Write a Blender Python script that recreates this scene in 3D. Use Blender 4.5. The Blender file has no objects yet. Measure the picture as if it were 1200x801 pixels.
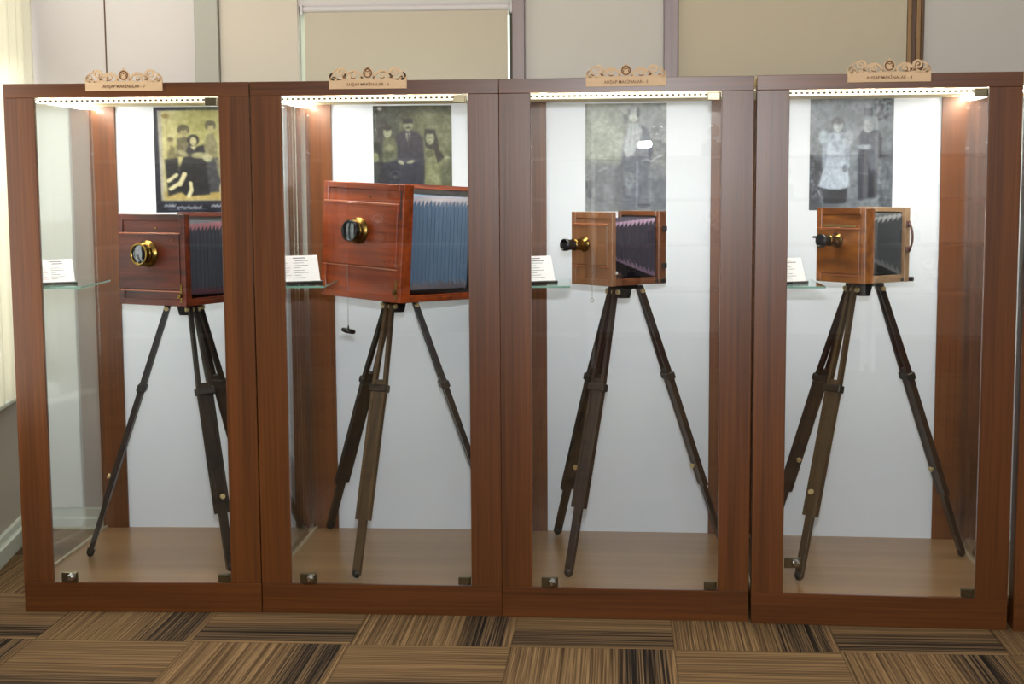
import bpy, math, random
import numpy as np
from mathutils import Vector, Matrix
random.seed(7); rng=np.random.RandomState(5)
S=bpy.context.scene; COL=S.collection
R=math.radians
# ---------------------------------------------------------------- render look
S.view_settings.view_transform='Standard'; S.view_settings.look='None'
S.view_settings.gamma=1; S.view_settings.exposure=0; S.view_settings.use_curve_mapping=False

def lin(c):
    c=c/255.0
    return c/12.92 if c<=.04045 else ((c+.055)/1.055)**2.4
def rgb(*c): return (lin(c[0]),lin(c[1]),lin(c[2]),1)
# ---------------------------------------------------------------- materials
def mat(name,col=(.5,.5,.5,1),rough=.5,metal=0,spec=.5,coat=0,bump=0,bscale=60,emit=None,estr=0,var=0,vscale=8):
    m=bpy.data.materials.new(name); m.use_nodes=True; nt=m.node_tree; b=nt.nodes['Principled BSDF']
    b.inputs['Base Color'].default_value=col; b.inputs['Roughness'].default_value=rough
    b.inputs['Metallic'].default_value=metal; b.inputs['Specular IOR Level'].default_value=spec
    b.inputs['Coat Weight'].default_value=coat; b.inputs['Coat Roughness'].default_value=.08
    if emit: b.inputs['Emission Color'].default_value=emit; b.inputs['Emission Strength'].default_value=estr
    tc=nt.nodes.new('ShaderNodeTexCoord')
    if var:
        n=nt.nodes.new('ShaderNodeTexNoise'); n.inputs['Scale'].default_value=vscale; n.inputs['Detail'].default_value=5
        nt.links.new(tc.outputs['Object'],n.inputs['Vector'])
        mx=nt.nodes.new('ShaderNodeMixRGB'); mx.inputs['Color1'].default_value=tuple(c*(1-var) for c in col[:3])+(1,)
        mx.inputs['Color2'].default_value=tuple(min(1,c*(1+var)) for c in col[:3])+(1,)
        nt.links.new(n.outputs['Fac'],mx.inputs['Fac']); nt.links.new(mx.outputs[0],b.inputs['Base Color'])
    if bump:
        n=nt.nodes.new('ShaderNodeTexNoise'); n.inputs['Scale'].default_value=bscale; n.inputs['Detail'].default_value=4
        nt.links.new(tc.outputs['Object'],n.inputs['Vector'])
        bp=nt.nodes.new('ShaderNodeBump'); bp.inputs['Strength'].default_value=bump; bp.inputs['Distance'].default_value=.002
        nt.links.new(n.outputs['Fac'],bp.inputs['Height']); nt.links.new(bp.outputs[0],b.inputs['Normal'])
    return m
def wood(name,dark,light,axis='z',rough=.4,spec=.5,coat=0,fine=90,long=2.2,rand=True,contrast=(.25,.75)):
    m=bpy.data.materials.new(name); m.use_nodes=True; nt=m.node_tree; N=nt.nodes; L=nt.links; b=N['Principled BSDF']
    b.inputs['Roughness'].default_value=rough; b.inputs['Specular IOR Level'].default_value=spec
    b.inputs['Coat Weight'].default_value=coat; b.inputs['Coat Roughness'].default_value=.12
    tc=N.new('ShaderNodeTexCoord'); mp=N.new('ShaderNodeMapping')
    sc={'x':(long,fine,fine),'y':(fine,long,fine),'z':(fine,fine,long)}[axis]; mp.inputs['Scale'].default_value=sc
    src=tc.outputs['Object']
    if rand:
        oi=N.new('ShaderNodeObjectInfo'); ad=N.new('ShaderNodeVectorMath'); ad.operation='ADD'
        L.new(src,ad.inputs[0]); L.new(oi.outputs['Random'],ad.inputs[1]); src=ad.outputs[0]
    L.new(src,mp.inputs['Vector'])
    n=N.new('ShaderNodeTexNoise'); n.inputs['Scale'].default_value=1; n.inputs['Detail'].default_value=4; n.inputs['Roughness'].default_value=.6
    L.new(mp.outputs[0],n.inputs['Vector'])
    mp2=N.new('ShaderNodeMapping'); mp2.inputs['Scale'].default_value=tuple(s*.13 for s in sc); L.new(src,mp2.inputs['Vector'])
    n2=N.new('ShaderNodeTexNoise'); n2.inputs['Scale'].default_value=1; n2.inputs['Detail'].default_value=3
    n2.inputs['Distortion'].default_value=.6
    L.new(mp2.outputs[0],n2.inputs['Vector'])
    a=N.new('ShaderNodeMath'); a.operation='ADD'; L.new(n.outputs['Fac'],a.inputs[0]); L.new(n2.outputs['Fac'],a.inputs[1])
    h=N.new('ShaderNodeMath'); h.operation='MULTIPLY'; h.inputs[1].default_value=.5; L.new(a.outputs[0],h.inputs[0])
    r=N.new('ShaderNodeValToRGB'); r.color_ramp.elements[0].position=contrast[0]; r.color_ramp.elements[1].position=contrast[1]
    r.color_ramp.elements[0].color=dark; r.color_ramp.elements[1].color=light
    L.new(h.outputs[0],r.inputs['Fac']); L.new(r.outputs[0],b.inputs['Base Color'])
    bp=N.new('ShaderNodeBump'); bp.inputs['Strength'].default_value=.12; bp.inputs['Distance'].default_value=.001
    L.new(n.outputs['Fac'],bp.inputs['Height']); L.new(bp.outputs[0],b.inputs['Normal'])
    return m
def glassmat(name,tint,ior=1.5,rough=0.0,refl=(1,1,1,1)):
    m=bpy.data.materials.new(name); m.use_nodes=True; nt=m.node_tree; N=nt.nodes; L=nt.links
    N.remove(N['Principled BSDF']); out=N['Material Output']
    t=N.new('ShaderNodeBsdfTransparent'); t.inputs['Color'].default_value=tint
    g=N.new('ShaderNodeBsdfGlossy'); g.inputs['Roughness'].default_value=rough; g.inputs['Color'].default_value=refl
    f=N.new('ShaderNodeFresnel'); ge=N.new('ShaderNodeNewGeometry'); mr=N.new('ShaderNodeMapRange')   # unrefracted thin pane: both faces reflect alike
    mr.inputs['To Min'].default_value=ior; mr.inputs['To Max'].default_value=1/ior
    L.new(ge.outputs['Backfacing'],mr.inputs['Value']); L.new(mr.outputs[0],f.inputs['IOR'])
    mx=N.new('ShaderNodeMixShader'); L.new(f.outputs[0],mx.inputs[0]); L.new(t.outputs[0],mx.inputs[1]); L.new(g.outputs[0],mx.inputs[2])
    L.new(mx.outputs[0],out.inputs['Surface']); return m
def emis(name,col,s):
    m=bpy.data.materials.new(name); m.use_nodes=True; nt=m.node_tree; nt.nodes.remove(nt.nodes['Principled BSDF'])
    e=nt.nodes.new('ShaderNodeEmission'); e.inputs['Color'].default_value=col; e.inputs['Strength'].default_value=s
    nt.links.new(e.outputs[0],nt.nodes['Material Output'].inputs['Surface']); return m

LD,LL=rgb(52,26,8),rgb(114,64,25)
M={}
M['lam_v']=wood('cabinet_laminate_vertical',LD,LL,'z',rough=.33,spec=.42,fine=120,long=2)
M['lam_h']=wood('cabinet_laminate_horizontal',LD,LL,'x',rough=.33,spec=.42,fine=120,long=2)
M['deck']=wood('cabinet_floor_laminate',rgb(110,82,54),rgb(154,120,84),'x',rough=.3,fine=70,long=1.6)
M['white']=mat('white_panel',rgb(208,213,221),rough=.35,spec=.4)
M['ceilglow']=mat('cabinet_ceiling_led_glow',rgb(232,214,170),rough=.6)  # warm LED glow put into the ceiling's base colour
M['glass']=glassmat('clear_glass',(.985,.992,.988,1),1.5)
M['sglass']=glassmat('side_glass',(.97,.985,.978,1),1.5)
M['shelfglass']=glassmat('shelf_glass',(.80,.93,.88,1),1.5)
M['edge']=mat('green_glass_edge',rgb(120,165,150),rough=.2,emit=None)
M['chrome']=mat('chrome',rgb(200,200,198),rough=.16,metal=1)
M['nickel']=mat('brushed_nickel',rgb(118,108,86),rough=.3,metal=1)
M['channel']=mat('glass_channel',rgb(190,180,155),rough=.4,metal=.3)
M['led']=emis('led_tape_glow',(1,.955,.88,1),190)
M['lipglow']=emis('led_lip_glow',(1,.93,.76,1),1.5)  # own glow stands for the bright LED band
M['ledchip']=mat('led_tape_resistor',rgb(70,48,28),rough=.9)
M['ply']=mat('laser_cut_plywood',rgb(204,170,130),rough=.6,var=.06,vscale=30)
M['burn']=mat('burnt_lettering',rgb(110,72,40),rough=.8)
M['brass']=mat('old_brass',rgb(132,106,54),rough=.26,metal=1,var=.15,vscale=40)
M['knob']=mat('pale_brass_knob',rgb(214,192,140),rough=.3,metal=.6)
M['darkbrass']=mat('tarnished_brass',rgb(120,95,50),rough=.3,metal=1,var=.2,vscale=50)
M['lensblk']=mat('black_lacquer_barrel',rgb(22,20,20),rough=.25)
M['lensglass']=mat('lens_glass',rgb(14,22,30),rough=.05,spec=.8,coat=1)
M['blackboard']=mat('black_painted_wood',rgb(24,22,24),rough=.6)
M['iron']=mat('dark_iron',rgb(30,28,27),rough=.5,metal=.5)
M['groundglass']=mat('ground_glass',rgb(150,155,150),rough=.7)
M['card']=mat('white_card',rgb(240,238,238),rough=.5)
M['ink']=mat('grey_print',rgb(120,118,122),rough=.7)
M['inkred']=mat('reddish_print',rgb(190,150,155),rough=.7)
M['cardbase']=mat('black_plastic',rgb(25,22,22),rough=.35)
M['cord']=mat('grey_cord',rgb(120,115,110),rough=.7)
M['leather']=mat('brown_leather',rgb(84,52,48),rough=.5,bump=.3)
M['wallw']=mat('pinkish_wall_paint',rgb(190,183,180),rough=.7,bump=.05,bscale=200)
M['wallb']=mat('beige_wall_paint',rgb(188,178,164),rough=.7,bump=.05,bscale=200)
M['wallg']=mat('grey_green_paint',rgb(158,156,146),rough=.7)
M['ceiling']=mat('ceiling_paint',rgb(235,233,228),rough=.8)
M['mauve']=wood('mauve_brown_laminate',rgb(112,96,96),rgb(138,120,118),'z',rough=.4,rand=False)
M['gold']=mat('gold_brown_moulding',rgb(138,104,64),rough=.35)
M['golddark']=mat('dark_brown_moulding',rgb(84,56,34),rough=.4)
M['blind']=mat('beige_roller_fabric',rgb(178,168,150),rough=.85,bump=.15,bscale=600)
M['blindtube']=mat('grey_blind_tube',rgb(190,184,184),rough=.5)
M['board']=mat('beige_noticeboard_fabric',rgb(182,170,148),rough=.85,bump=.1,bscale=400)
M['board2']=mat('light_grey_panel',rgb(186,180,172),rough=.7)
M['paintw']=mat('white_gloss_paint',rgb(236,238,232),rough=.4)
M['seal']=mat('dark_olive_print',rgb(84,76,52),rough=.8)
M['pvc']=mat('window_frame_pvc',rgb(214,220,206),rough=.35)
M['day']=emis('daylight_behind_glass',(.88,1,.84,1),2.6)
M['dayw']=emis('daylight_through_left_window',(1,1,.97,1),3.3)
M['curtain']=mat('cream_curtain',rgb(226,222,210),rough=.9)
M['darkframe']=mat('dark_window_gap',rgb(52,50,34),rough=.6)

def carpet():
    m=bpy.data.materials.new('striped_carpet_tiles'); m.use_nodes=True; nt=m.node_tree; N=nt.nodes; L=nt.links; b=N['Principled BSDF']
    b.inputs['Roughness'].default_value=.95; b.inputs['Specular IOR Level'].default_value=.1
    def mth(op,a,bv=None,c=None):
        n=N.new('ShaderNodeMath'); n.operation=op
        for i,v in enumerate((a,bv,c)):
            if v is None: continue
            if isinstance(v,(int,float)): n.inputs[i].default_value=v
            else: L.new(v,n.inputs[i])
        return n.outputs[0]
    tc=N.new('ShaderNodeTexCoord'); sp=N.new('ShaderNodeSeparateXYZ'); L.new(tc.outputs['Object'],sp.inputs[0])
    X=mth('DIVIDE',mth('ADD',sp.outputs[0],.652),.5007); Y=mth('DIVIDE',mth('ADD',sp.outputs[1],.318),.5007)
    ix=mth('FLOOR',X); iy=mth('FLOOR',Y); u=mth('FRACT',X); v=mth('FRACT',Y)
    par=mth('FRACT',mth('MULTIPLY',mth('ADD',mth('ADD',ix,iy),100),.5)); sel=mth('GREATER_THAN',par,.25) # 1 where odd
    # even tiles: stripes run in depth (pattern varies with u); odd: along the row (varies with v)
    def mix(f,a,bb): # a*(1-f)+b*f
        return mth('ADD',mth('MULTIPLY',a,mth('SUBTRACT',1,f)),mth('MULTIPLY',bb,f))
    vi=mth('SUBTRACT',1,v)
    p=mix(sel,u,vi); q=mix(sel,v,u)
    rnd=mth('ADD',mth('MULTIPLY',ix,7.31),mth('MULTIPLY',iy,3.77))
    cb=N.new('ShaderNodeCombineXYZ'); L.new(mth('MULTIPLY',p,88),cb.inputs[0]); L.new(mth('MULTIPLY',q,.45),cb.inputs[1]); L.new(rnd,cb.inputs[2])
    n=N.new('ShaderNodeTexNoise'); n.inputs['Scale'].default_value=1; n.inputs['Detail'].default_value=2; L.new(cb.outputs[0],n.inputs['Vector'])
    cb2=N.new('ShaderNodeCombineXYZ'); L.new(mth('MULTIPLY',p,260),cb2.inputs[0]); L.new(mth('MULTIPLY',q,1.6),cb2.inputs[1]); L.new(rnd,cb2.inputs[2])
    n2=N.new('ShaderNodeTexNoise'); n2.inputs['Scale'].default_value=1; L.new(cb2.outputs[0],n2.inputs['Vector'])
    # dark band towards p in .62...95, jittered by coarse noise
    cb3=N.new('ShaderNodeCombineXYZ'); L.new(mth('MULTIPLY',p,14),cb3.inputs[0]); L.new(mth('MULTIPLY',q,.7),cb3.inputs[1]); L.new(rnd,cb3.inputs[2])
    n3=N.new('ShaderNodeTexNoise'); n3.inputs['Scale'].default_value=1; L.new(cb3.outputs[0],n3.inputs['Vector'])
    band=N.new('ShaderNodeMapRange'); band.interpolation_type='SMOOTHSTEP'
    L.new(mth('ADD',p,mth('MULTIPLY',mth('SUBTRACT',n3.outputs['Fac'],.5),.25)),band.inputs['Value'])
    band.inputs['From Min'].default_value=.58; band.inputs['From Max'].default_value=.74
    edge=mth('LESS_THAN',p,.955)
    bd=mth('MULTIPLY',band.outputs[0],edge)
    r1=N.new('ShaderNodeValToRGB'); r1.color_ramp.elements[0].position=.36; r1.color_ramp.elements[1].position=.64
    r1.color_ramp.elements[0].color=rgb(84,64,42); r1.color_ramp.elements[1].color=rgb(140,112,78)
    r2=N.new('ShaderNodeValToRGB'); r2.color_ramp.elements[0].position=.44; r2.color_ramp.elements[1].position=.66
    r2.color_ramp.elements[0].color=rgb(34,28,24); r2.color_ramp.elements[1].color=rgb(122,98,70)
    L.new(n.outputs['Fac'],r1.inputs['Fac']); L.new(n.outputs['Fac'],r2.inputs['Fac'])
    mx=N.new('ShaderNodeMixRGB'); L.new(bd,mx.inputs[0]); L.new(r1.outputs[0],mx.inputs[1]); L.new(r2.outputs[0],mx.inputs[2])
    mr=N.new('ShaderNodeMapRange'); L.new(n2.outputs['Fac'],mr.inputs['Value']); mr.inputs['From Min'].default_value=.3; mr.inputs['From Max'].default_value=.7
    mr.inputs['To Min'].default_value=.55; mr.inputs['To Max'].default_value=1.35
    mu=N.new('ShaderNodeVectorMath'); mu.operation='SCALE'; L.new(mx.outputs[0],mu.inputs[0])
    # seam
    du=mth('MINIMUM',mth('MINIMUM',u,mth('SUBTRACT',1,u)),mth('MINIMUM',v,mth('SUBTRACT',1,v)))
    seam=mth('ADD',mth('MULTIPLY',mth('GREATER_THAN',du,.006),.3),.7)
    L.new(mth('MULTIPLY',mr.outputs[0],seam),mu.inputs['Scale'])
    L.new(mu.outputs[0],b.inputs['Base Color'])
    bp=N.new('ShaderNodeBump'); bp.inputs['Strength'].default_value=.4; bp.inputs['Distance'].default_value=.003
    L.new(n2.outputs['Fac'],bp.inputs['Height']); L.new(bp.outputs[0],b.inputs['Normal'])
    return m
M['carpet']=carpet()
# ---------------------------------------------------------------- mesh helpers
class B:
    def __init__(s): s.v=[]; s.f=[]; s.sm=[]; s.mi=[]; s.m=0
    def add(s,vs,fs,smooth=False):
        o=len(s.v); s.v+= [tuple(x) for x in vs]; s.f+= [tuple(i+o for i in f) for f in fs]
        s.sm+= [smooth]*len(fs); s.mi+=[s.m]*len(fs); return s
    def box(s,x0,x1,y0,y1,z0,z1,b=0):
        if b<=0:
            v=[(x,y,z) for z in (z0,z1) for y in (y0,y1) for x in (x0,x1)]
            return s.add(v,[(0,2,3,1),(4,5,7,6),(0,1,5,4),(2,6,7,3),(0,4,6,2),(1,3,7,5)])
        b=min(b,(x1-x0)*.45,(y1-y0)*.45,(z1-z0)*.45)
        v=[];idx={}
        cor=[(x,y,z) for x in (0,1) for y in (0,1) for z in (0,1)]
        for c in cor:
            for ax in range(3):
                p=[]
                for k,(lo,hi) in enumerate(((x0,x1),(y0,y1),(z0,z1))):
                    val=hi if c[k] else lo
                    if k!=ax: val+= -b if c[k] else b
                    p.append(val)
                idx[(c,ax)]=len(v); v.append(p)
        f=[]
        for ax in range(3):
            o=[k for k in range(3) if k!=ax]
            for sd in (0,1):
                q=[]
                for a,bb in ((0,0),(1,0),(1,1),(0,1)):
                    c=[0,0,0]; c[ax]=sd; c[o[0]]=a; c[o[1]]=bb; q.append(idx[(tuple(c),ax)])
                flip=(sd==0)^(ax==1)
                f.append(tuple(reversed(q)) if flip else tuple(q))
        for ax in range(3): # edges parallel to ax
            o=[k for k in range(3) if k!=ax]
            for a in (0,1):
                for bb in (0,1):
                    c0=[0,0,0];c1=[0,0,0];c1[ax]=1
                    for c in (c0,c1): c[o[0]]=a;c[o[1]]=bb
                    c0=tuple(c0);c1=tuple(c1)
                    f.append((idx[(c0,o[0])],idx[(c0,o[1])],idx[(c1,o[1])],idx[(c1,o[0])]))
        for c in cor: f.append((idx[(c,0)],idx[(c,1)],idx[(c,2)]))
        return s.add(v,f)
    def cyl(s,p0,p1,r0,r1=None,n=20,caps=True,smooth=True):
        r1=r0 if r1 is None else r1; p0=Vector(p0);p1=Vector(p1); d=(p1-p0).normalized()
        a=d.orthogonal().normalized(); c=d.cross(a)
        v=[]
        for p,r in ((p0,r0),(p1,r1)):
            for i in range(n):
                t=2*math.pi*i/n; v.append(p+a*math.cos(t)*r+c*math.sin(t)*r)
        s.add(v,[(i,(i+1)%n,n+(i+1)%n,n+i) for i in range(n)],smooth)
        if caps: s.add(v[:n],[tuple(reversed(range(n)))]); s.add(v[n:],[tuple(range(n))])
        return s
    def lathe(s,p0,d,prof,n=28,smooth=True):
        p0=Vector(p0);d=Vector(d).normalized();a=d.orthogonal().normalized();c=d.cross(a); v=[]
        for h,r in prof:
            for i in range(n):
                t=2*math.pi*i/n; v.append(p0+d*h+a*math.cos(t)*r+c*math.sin(t)*r)
        f=[]
        for k in range(len(prof)-1):
            for i in range(n): f.append((k*n+i,k*n+(i+1)%n,(k+1)*n+(i+1)%n,(k+1)*n+i))
        s.add(v,f,smooth); return s
    def tube(s,pts,r,n=8):
        pts=[Vector(p) for p in pts]; v=[]; up=None
        for i,p in enumerate(pts):
            d=(pts[min(i+1,len(pts)-1)]-pts[max(i-1,0)]).normalized()
            if up is None: up=d.orthogonal().normalized()
            up=(up-d*up.dot(d)).normalized(); c=d.cross(up)
            for k in range(n):
                t=2*math.pi*k/n; v.append(p+up*math.cos(t)*r+c*math.sin(t)*r)
        f=[(i*n+k,i*n+(k+1)%n,(i+1)*n+(k+1)%n,(i+1)*n+k) for i in range(len(pts)-1) for k in range(n)]
        f+= [tuple(reversed(range(n))),tuple((len(pts)-1)*n+k for k in range(n))]
        return s.add(v,f,True)
    def prism(s,poly,y0,y1): # poly in (x,z), extruded along y
        n=len(poly); v=[(x,y0,z) for x,z in poly]+[(x,y1,z) for x,z in poly]
        return s.add(v,[tuple(range(n)),tuple(reversed(range(n,2*n)))]+[(i,i+n,(i+1)%n+n,(i+1)%n) for i in range(n)])
    def hprism(s,poly,z0,z1): # poly in (x,y)
        n=len(poly); v=[(x,y,z0) for x,y in poly]+[(x,y,z1) for x,y in poly]
        return s.add(v,[tuple(reversed(range(n))),tuple(range(n,2*n))]+[(i,(i+1)%n,(i+1)%n+n,i+n) for i in range(n)])
    def ribbon(s,pts,wid,y0,y1): # curve in xz plane with widths
        L=[];Rr=[]
        for i,(x,z) in enumerate(pts):
            a=pts[max(i-1,0)];b=pts[min(i+1,len(pts)-1)]; dx,dz=b[0]-a[0],b[1]-a[1]; l=math.hypot(dx,dz) or 1
            w=wid[i]/2 if isinstance(wid,(list,tuple)) else wid/2
            L.append((x-dz/l*w,z+dx/l*w)); Rr.append((x+dz/l*w,z-dx/l*w))
        n=len(pts); v=[(x,y0,z) for x,z in L+Rr]+[(x,y1,z) for x,z in L+Rr]; f=[]
        for i in range(n-1):
            f+=[(i,i+1,n+i+1,n+i),(2*n+i,3*n+i,3*n+i+1,2*n+i+1),(i,2*n+i,2*n+i+1,i+1),(n+i,n+i+1,3*n+i+1,3*n+i)]
        f+=[(0,n,3*n,2*n),(n-1,3*n-1,4*n-1,2*n-1)]
        return s.add(v,f)
    def build(s,name,m,parent=None,mw=None,loc=None):
        me=bpy.data.meshes.new(name); me.from_pydata(s.v,[],s.f)
        for x in (m if isinstance(m,(list,tuple)) else [m]): me.materials.append(x)
        me.polygons.foreach_set('use_smooth',s.sm); me.polygons.foreach_set('material_index',s.mi); me.update()
        import bmesh
        bm=bmesh.new(); bm.from_mesh(me); bmesh.ops.recalc_face_normals(bm,faces=bm.faces); bm.to_mesh(me); bm.free()
        o=bpy.data.objects.new(name,me); COL.objects.link(o)
        if parent: o.parent=parent
        if mw is not None: o.matrix_local=mw
        if loc: o.location=loc
        return o
def tag(o,label,cat,group=None):
    o['label']=label; o['category']=cat
    if group: o['group']=group
    return o
def empty(name,loc,rot=(0,0,0),label=None,cat=None,group=None):
    o=bpy.data.objects.new(name,None); COL.objects.link(o); o.location=loc; o.rotation_euler=rot; o.empty_display_size=.05
    if label: tag(o,label,cat,group)
    return o
def struct(o): o['kind']='structure'; return o
def copy_tree(o,parent=None):
    c=o.copy(); COL.objects.link(c)
    if parent: c.parent=parent
    for ch in list(o.children): copy_tree(ch,c)
    return c
# ---------------------------------------------------------------- layout (metres)
W=.7992; HC=1.743; D=.867; PF=.0995; PB=.0933; TR=.045; BR=.1004; ZC=1.714; ZF=.082
CAB=[(-.8018,-.0262,.0316),(0,0,0),(.8005,-.0041,-.0174),(1.6069,-.0334,-.0439),(2.4225,-.079,-.055)]
def cw(c,x,y,z):
    X,Y,a=CAB[c]; return (X+x*math.cos(a)-y*math.sin(a),Y+x*math.sin(a)+y*math.cos(a),z)
# ---------------------------------------------------------------- cabinets
def make_cabinet():
    r=empty('display_cabinet',(0,0,0))
    b=B(); b.box(0,W,0,.018,HC-TR,HC,.0012); b.build('top_rail',M['lam_h'],r)
    b=B(); b.box(0,W,0,.018,0,BR,.0012); b.build('bottom_rail',M['lam_h'],r)
    for x0,x1 in ((0,PF),(W-PF,W)):
        b=B(); b.box(x0,x1,0,.018,BR+.0005,HC-TR-.0005,.001); xo=x0 if x0==0 else x1-.009; b.box(xo,xo+.009,.0185,.078,.0,HC-.030,.0008); b.build('front_post',M['lam_v'],r)  # unseen side return added to keep the gaps between cabinets dark
    for x0,x1,xo in ((-.006,PB,-.006),(W-PB,W+.006,W-.014)):
        b=B(); b.box(x0,x1,D-.012,D+.012,ZF,ZC,.001); b.box(xo,xo+.020,D+.0125,D+.085,ZF,ZC,.001); b.build('back_post',M['lam_v'],r)
    b=B(); b.box(PB,W-PB,D-.001,D+.009,ZF,ZC); b.build('back_panel',M['white'],r)
    b=B(); b.box(.001,W-.001,.018,D+.012,ZF-.02,ZF); b.build('floor_board',M['deck'],r)
    b=B(); b.box(.001,W-.001,.018,D+.012,ZC,HC-.001); b.build('ceiling_board',M['ceilglow'],r)
    for x0 in (.0015,W-.0155):
        b=B(); b.box(x0,x0+.014,.018,D+.012,.0,ZF-.02); b.build('side_skirt',M['lam_h'],r)
    for x0 in (.003,W-.009):
        b=B(); b.box(x0,x0+.006,.0785,D-.0125,ZF+.001,ZC-.001); g=b.build('side_glass',M['sglass'],r)
        b=B(); b.box(x0-.0015,x0+.0075,.079,D-.0125,ZF,ZF+.009); b.build('glass_channel',M['channel'],g)
    b=B(); b.box(PF+.001,W-PF-.001,.005,.011,BR+.0015,HC-TR-.0015); d=b.build('glass_door',M['glass'],r)
    for z0,z1 in ((HC-TR-.029,HC-TR-.004),(BR+.004,BR+.03)):
        b=B(); b.box(W-PF-.044,W-PF-.006,-.004,.016,z0,z1,.002); b.cyl((W-PF-.006,.003,z0),(W-PF-.006,.003,z1),.0035,n=10)
        b.build('hinge',M['nickel'],d)
    # led tape across the ceiling
    b=B(); yl=.25
    b.box(.02,W-.02,yl+.005,yl+.017,ZC-.012,ZC-.009); t=b.build('led_tape',M['led'],r)
    b=B(); b.box(.018,W-.018,yl,yl+.0025,ZC-.022,ZC-.004,.0005); b.build('glowing_lip',M['lipglow'],t)  # lip added to screen the tape's glare, with a softer glow of its own
    p=B(); p.box(-.0038,.0038,-.0012,.0006,-.0030,.0025); p0=None
    n=42
    for i in range(n):
        x=.03+(W-.06)*i/(n-1)
        if p0 is None: p0=p.build('resistor',M['ledchip'],t); o=p0
        else: o=p0.copy(); COL.objects.link(o)
        o.parent=t; o.location=(x,yl,ZC-.0125)
    # corner shelf of green glass
    b=B(); z=1.080
    b.hprism([(.010,.03),(.222,.03),(.205,.385),(.010,.385)],z,z+.006); sh=b.build('corner_shelf',M['shelfglass'],r)
    e=B(); P=[(.010,.03),(.222,.03),(.205,.385)]
    for a,c in zip(P,P[1:]):
        a=Vector((a[0],a[1],0));c=Vector((c[0],c[1],0)); nn=(c-a).normalized().cross(Vector((0,0,1)))*.0012
        e.add([a+Vector((0,0,z))+nn*.1,c+Vector((0,0,z))+nn*.1,c+Vector((0,0,z))+nn,a+Vector((0,0,z))+nn,
               a+Vector((0,0,z+.006))+nn*.1,c+Vector((0,0,z+.006))+nn*.1,c+Vector((0,0,z+.006))+nn,a+Vector((0,0,z+.006))+nn],
              [(0,1,2,3),(4,7,6,5),(0,4,5,1),(3,2,6,7),(0,3,7,4),(1,5,6,2)])
    e.build('polished_edge',M['edge'],sh)
    for y in (.07,.33):
        b=B(); b.box(.0095,.026,y,y+.016,z-.008,z+.012,.002); b.build('shelf_clip',M['chrome'],r)
    return r
def make_lock(door,x,z):
    b=B(); b.box(x,x+.054,-.005,.0045,z,z+.034,.002); l=b.build('lock',M['nickel'],door)
    k=B(); k.lathe((x+.034,-.005,z+.017),(.25,-1,.35),[(0,.001),(0,.013),(.006,.014),(.014,.012),(.018,.008),(.019,.0005)],n=18)
    k.box(x+.030,x+.038,-.032,-.018,z+.012,z+.030,.001); k.build('lock_cylinder',M['chrome'],l)
cabs=[]
proto=make_cabinet()
labs=['wooden display cabinet at the left end of the row, below the plaque ending in 7',
 'wooden display cabinet holding the largest orange-brown bellows camera',
 'wooden display cabinet holding the camera with its brass lens turned far left, below plaque 5',
 'wooden display cabinet holding the amber wood camera, standing between two black gaps',
 'sliver of wooden display cabinet cut off by the right edge of the photo']
for i in range(5):
    o=proto if i==0 else copy_tree(proto)
    X,Y,a=CAB[i]; o.location=(X,Y,0); o.rotation_euler=(0,0,a); tag(o,labs[i],'cabinet','display cabinets in a row')
    cabs.append(o)
for i in range(4):
    d=[c for c in cabs[i].children if c.name.startswith('glass_door')][0]
    make_lock(d,*( (PF+.030,BR+.002) if i<3 else (PF+.004,BR+.085) ))
# short side runs of led tape: left side in the two left cabinets, right side in the right one
for i,x in ((0,.016),(1,.016),(3,W-.022)):
    t=[c for c in cabs[i].children if c.name.startswith('led_tape')][0]
    b=B(); b.box(x,x+.006,.30,D-.02,ZC-.012,ZC-.009); b.build('side_run',M['led'],t)
# ---------------------------------------------------------------- plaques
def spiral(cx,cz,r0,turns,a0,dirn,n=22,r1=.002):
    return [(cx+(r0+(r1-r0)*t/n)*math.cos(a0+dirn*turns*2*math.pi*t/n),cz+(r0+(r1-r0)*t/n)*math.sin(a0+dirn*turns*2*math.pi*t/n)) for t in range(n+1)]
def text_mesh(name,s,size,m,parent,mw,ext=.0006):
    cu=bpy.data.curves.new(name,'FONT'); cu.body=s; cu.size=size; cu.align_x='CENTER'; cu.align_y='CENTER'; cu.extrude=ext
    cu.offset=size*.006
    t=bpy.data.objects.new('tmp',cu); COL.objects.link(t); dg=bpy.context.evaluated_depsgraph_get(); dg.update()
    me=bpy.data.meshes.new_from_object(t.evaluated_get(dg)); me.name=name
    bpy.data.objects.remove(t); me.materials.clear(); me.materials.append(m)
    o=bpy.data.objects.new(name,me); COL.objects.link(o); o.parent=parent; o.matrix_local=mw; return o
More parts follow.
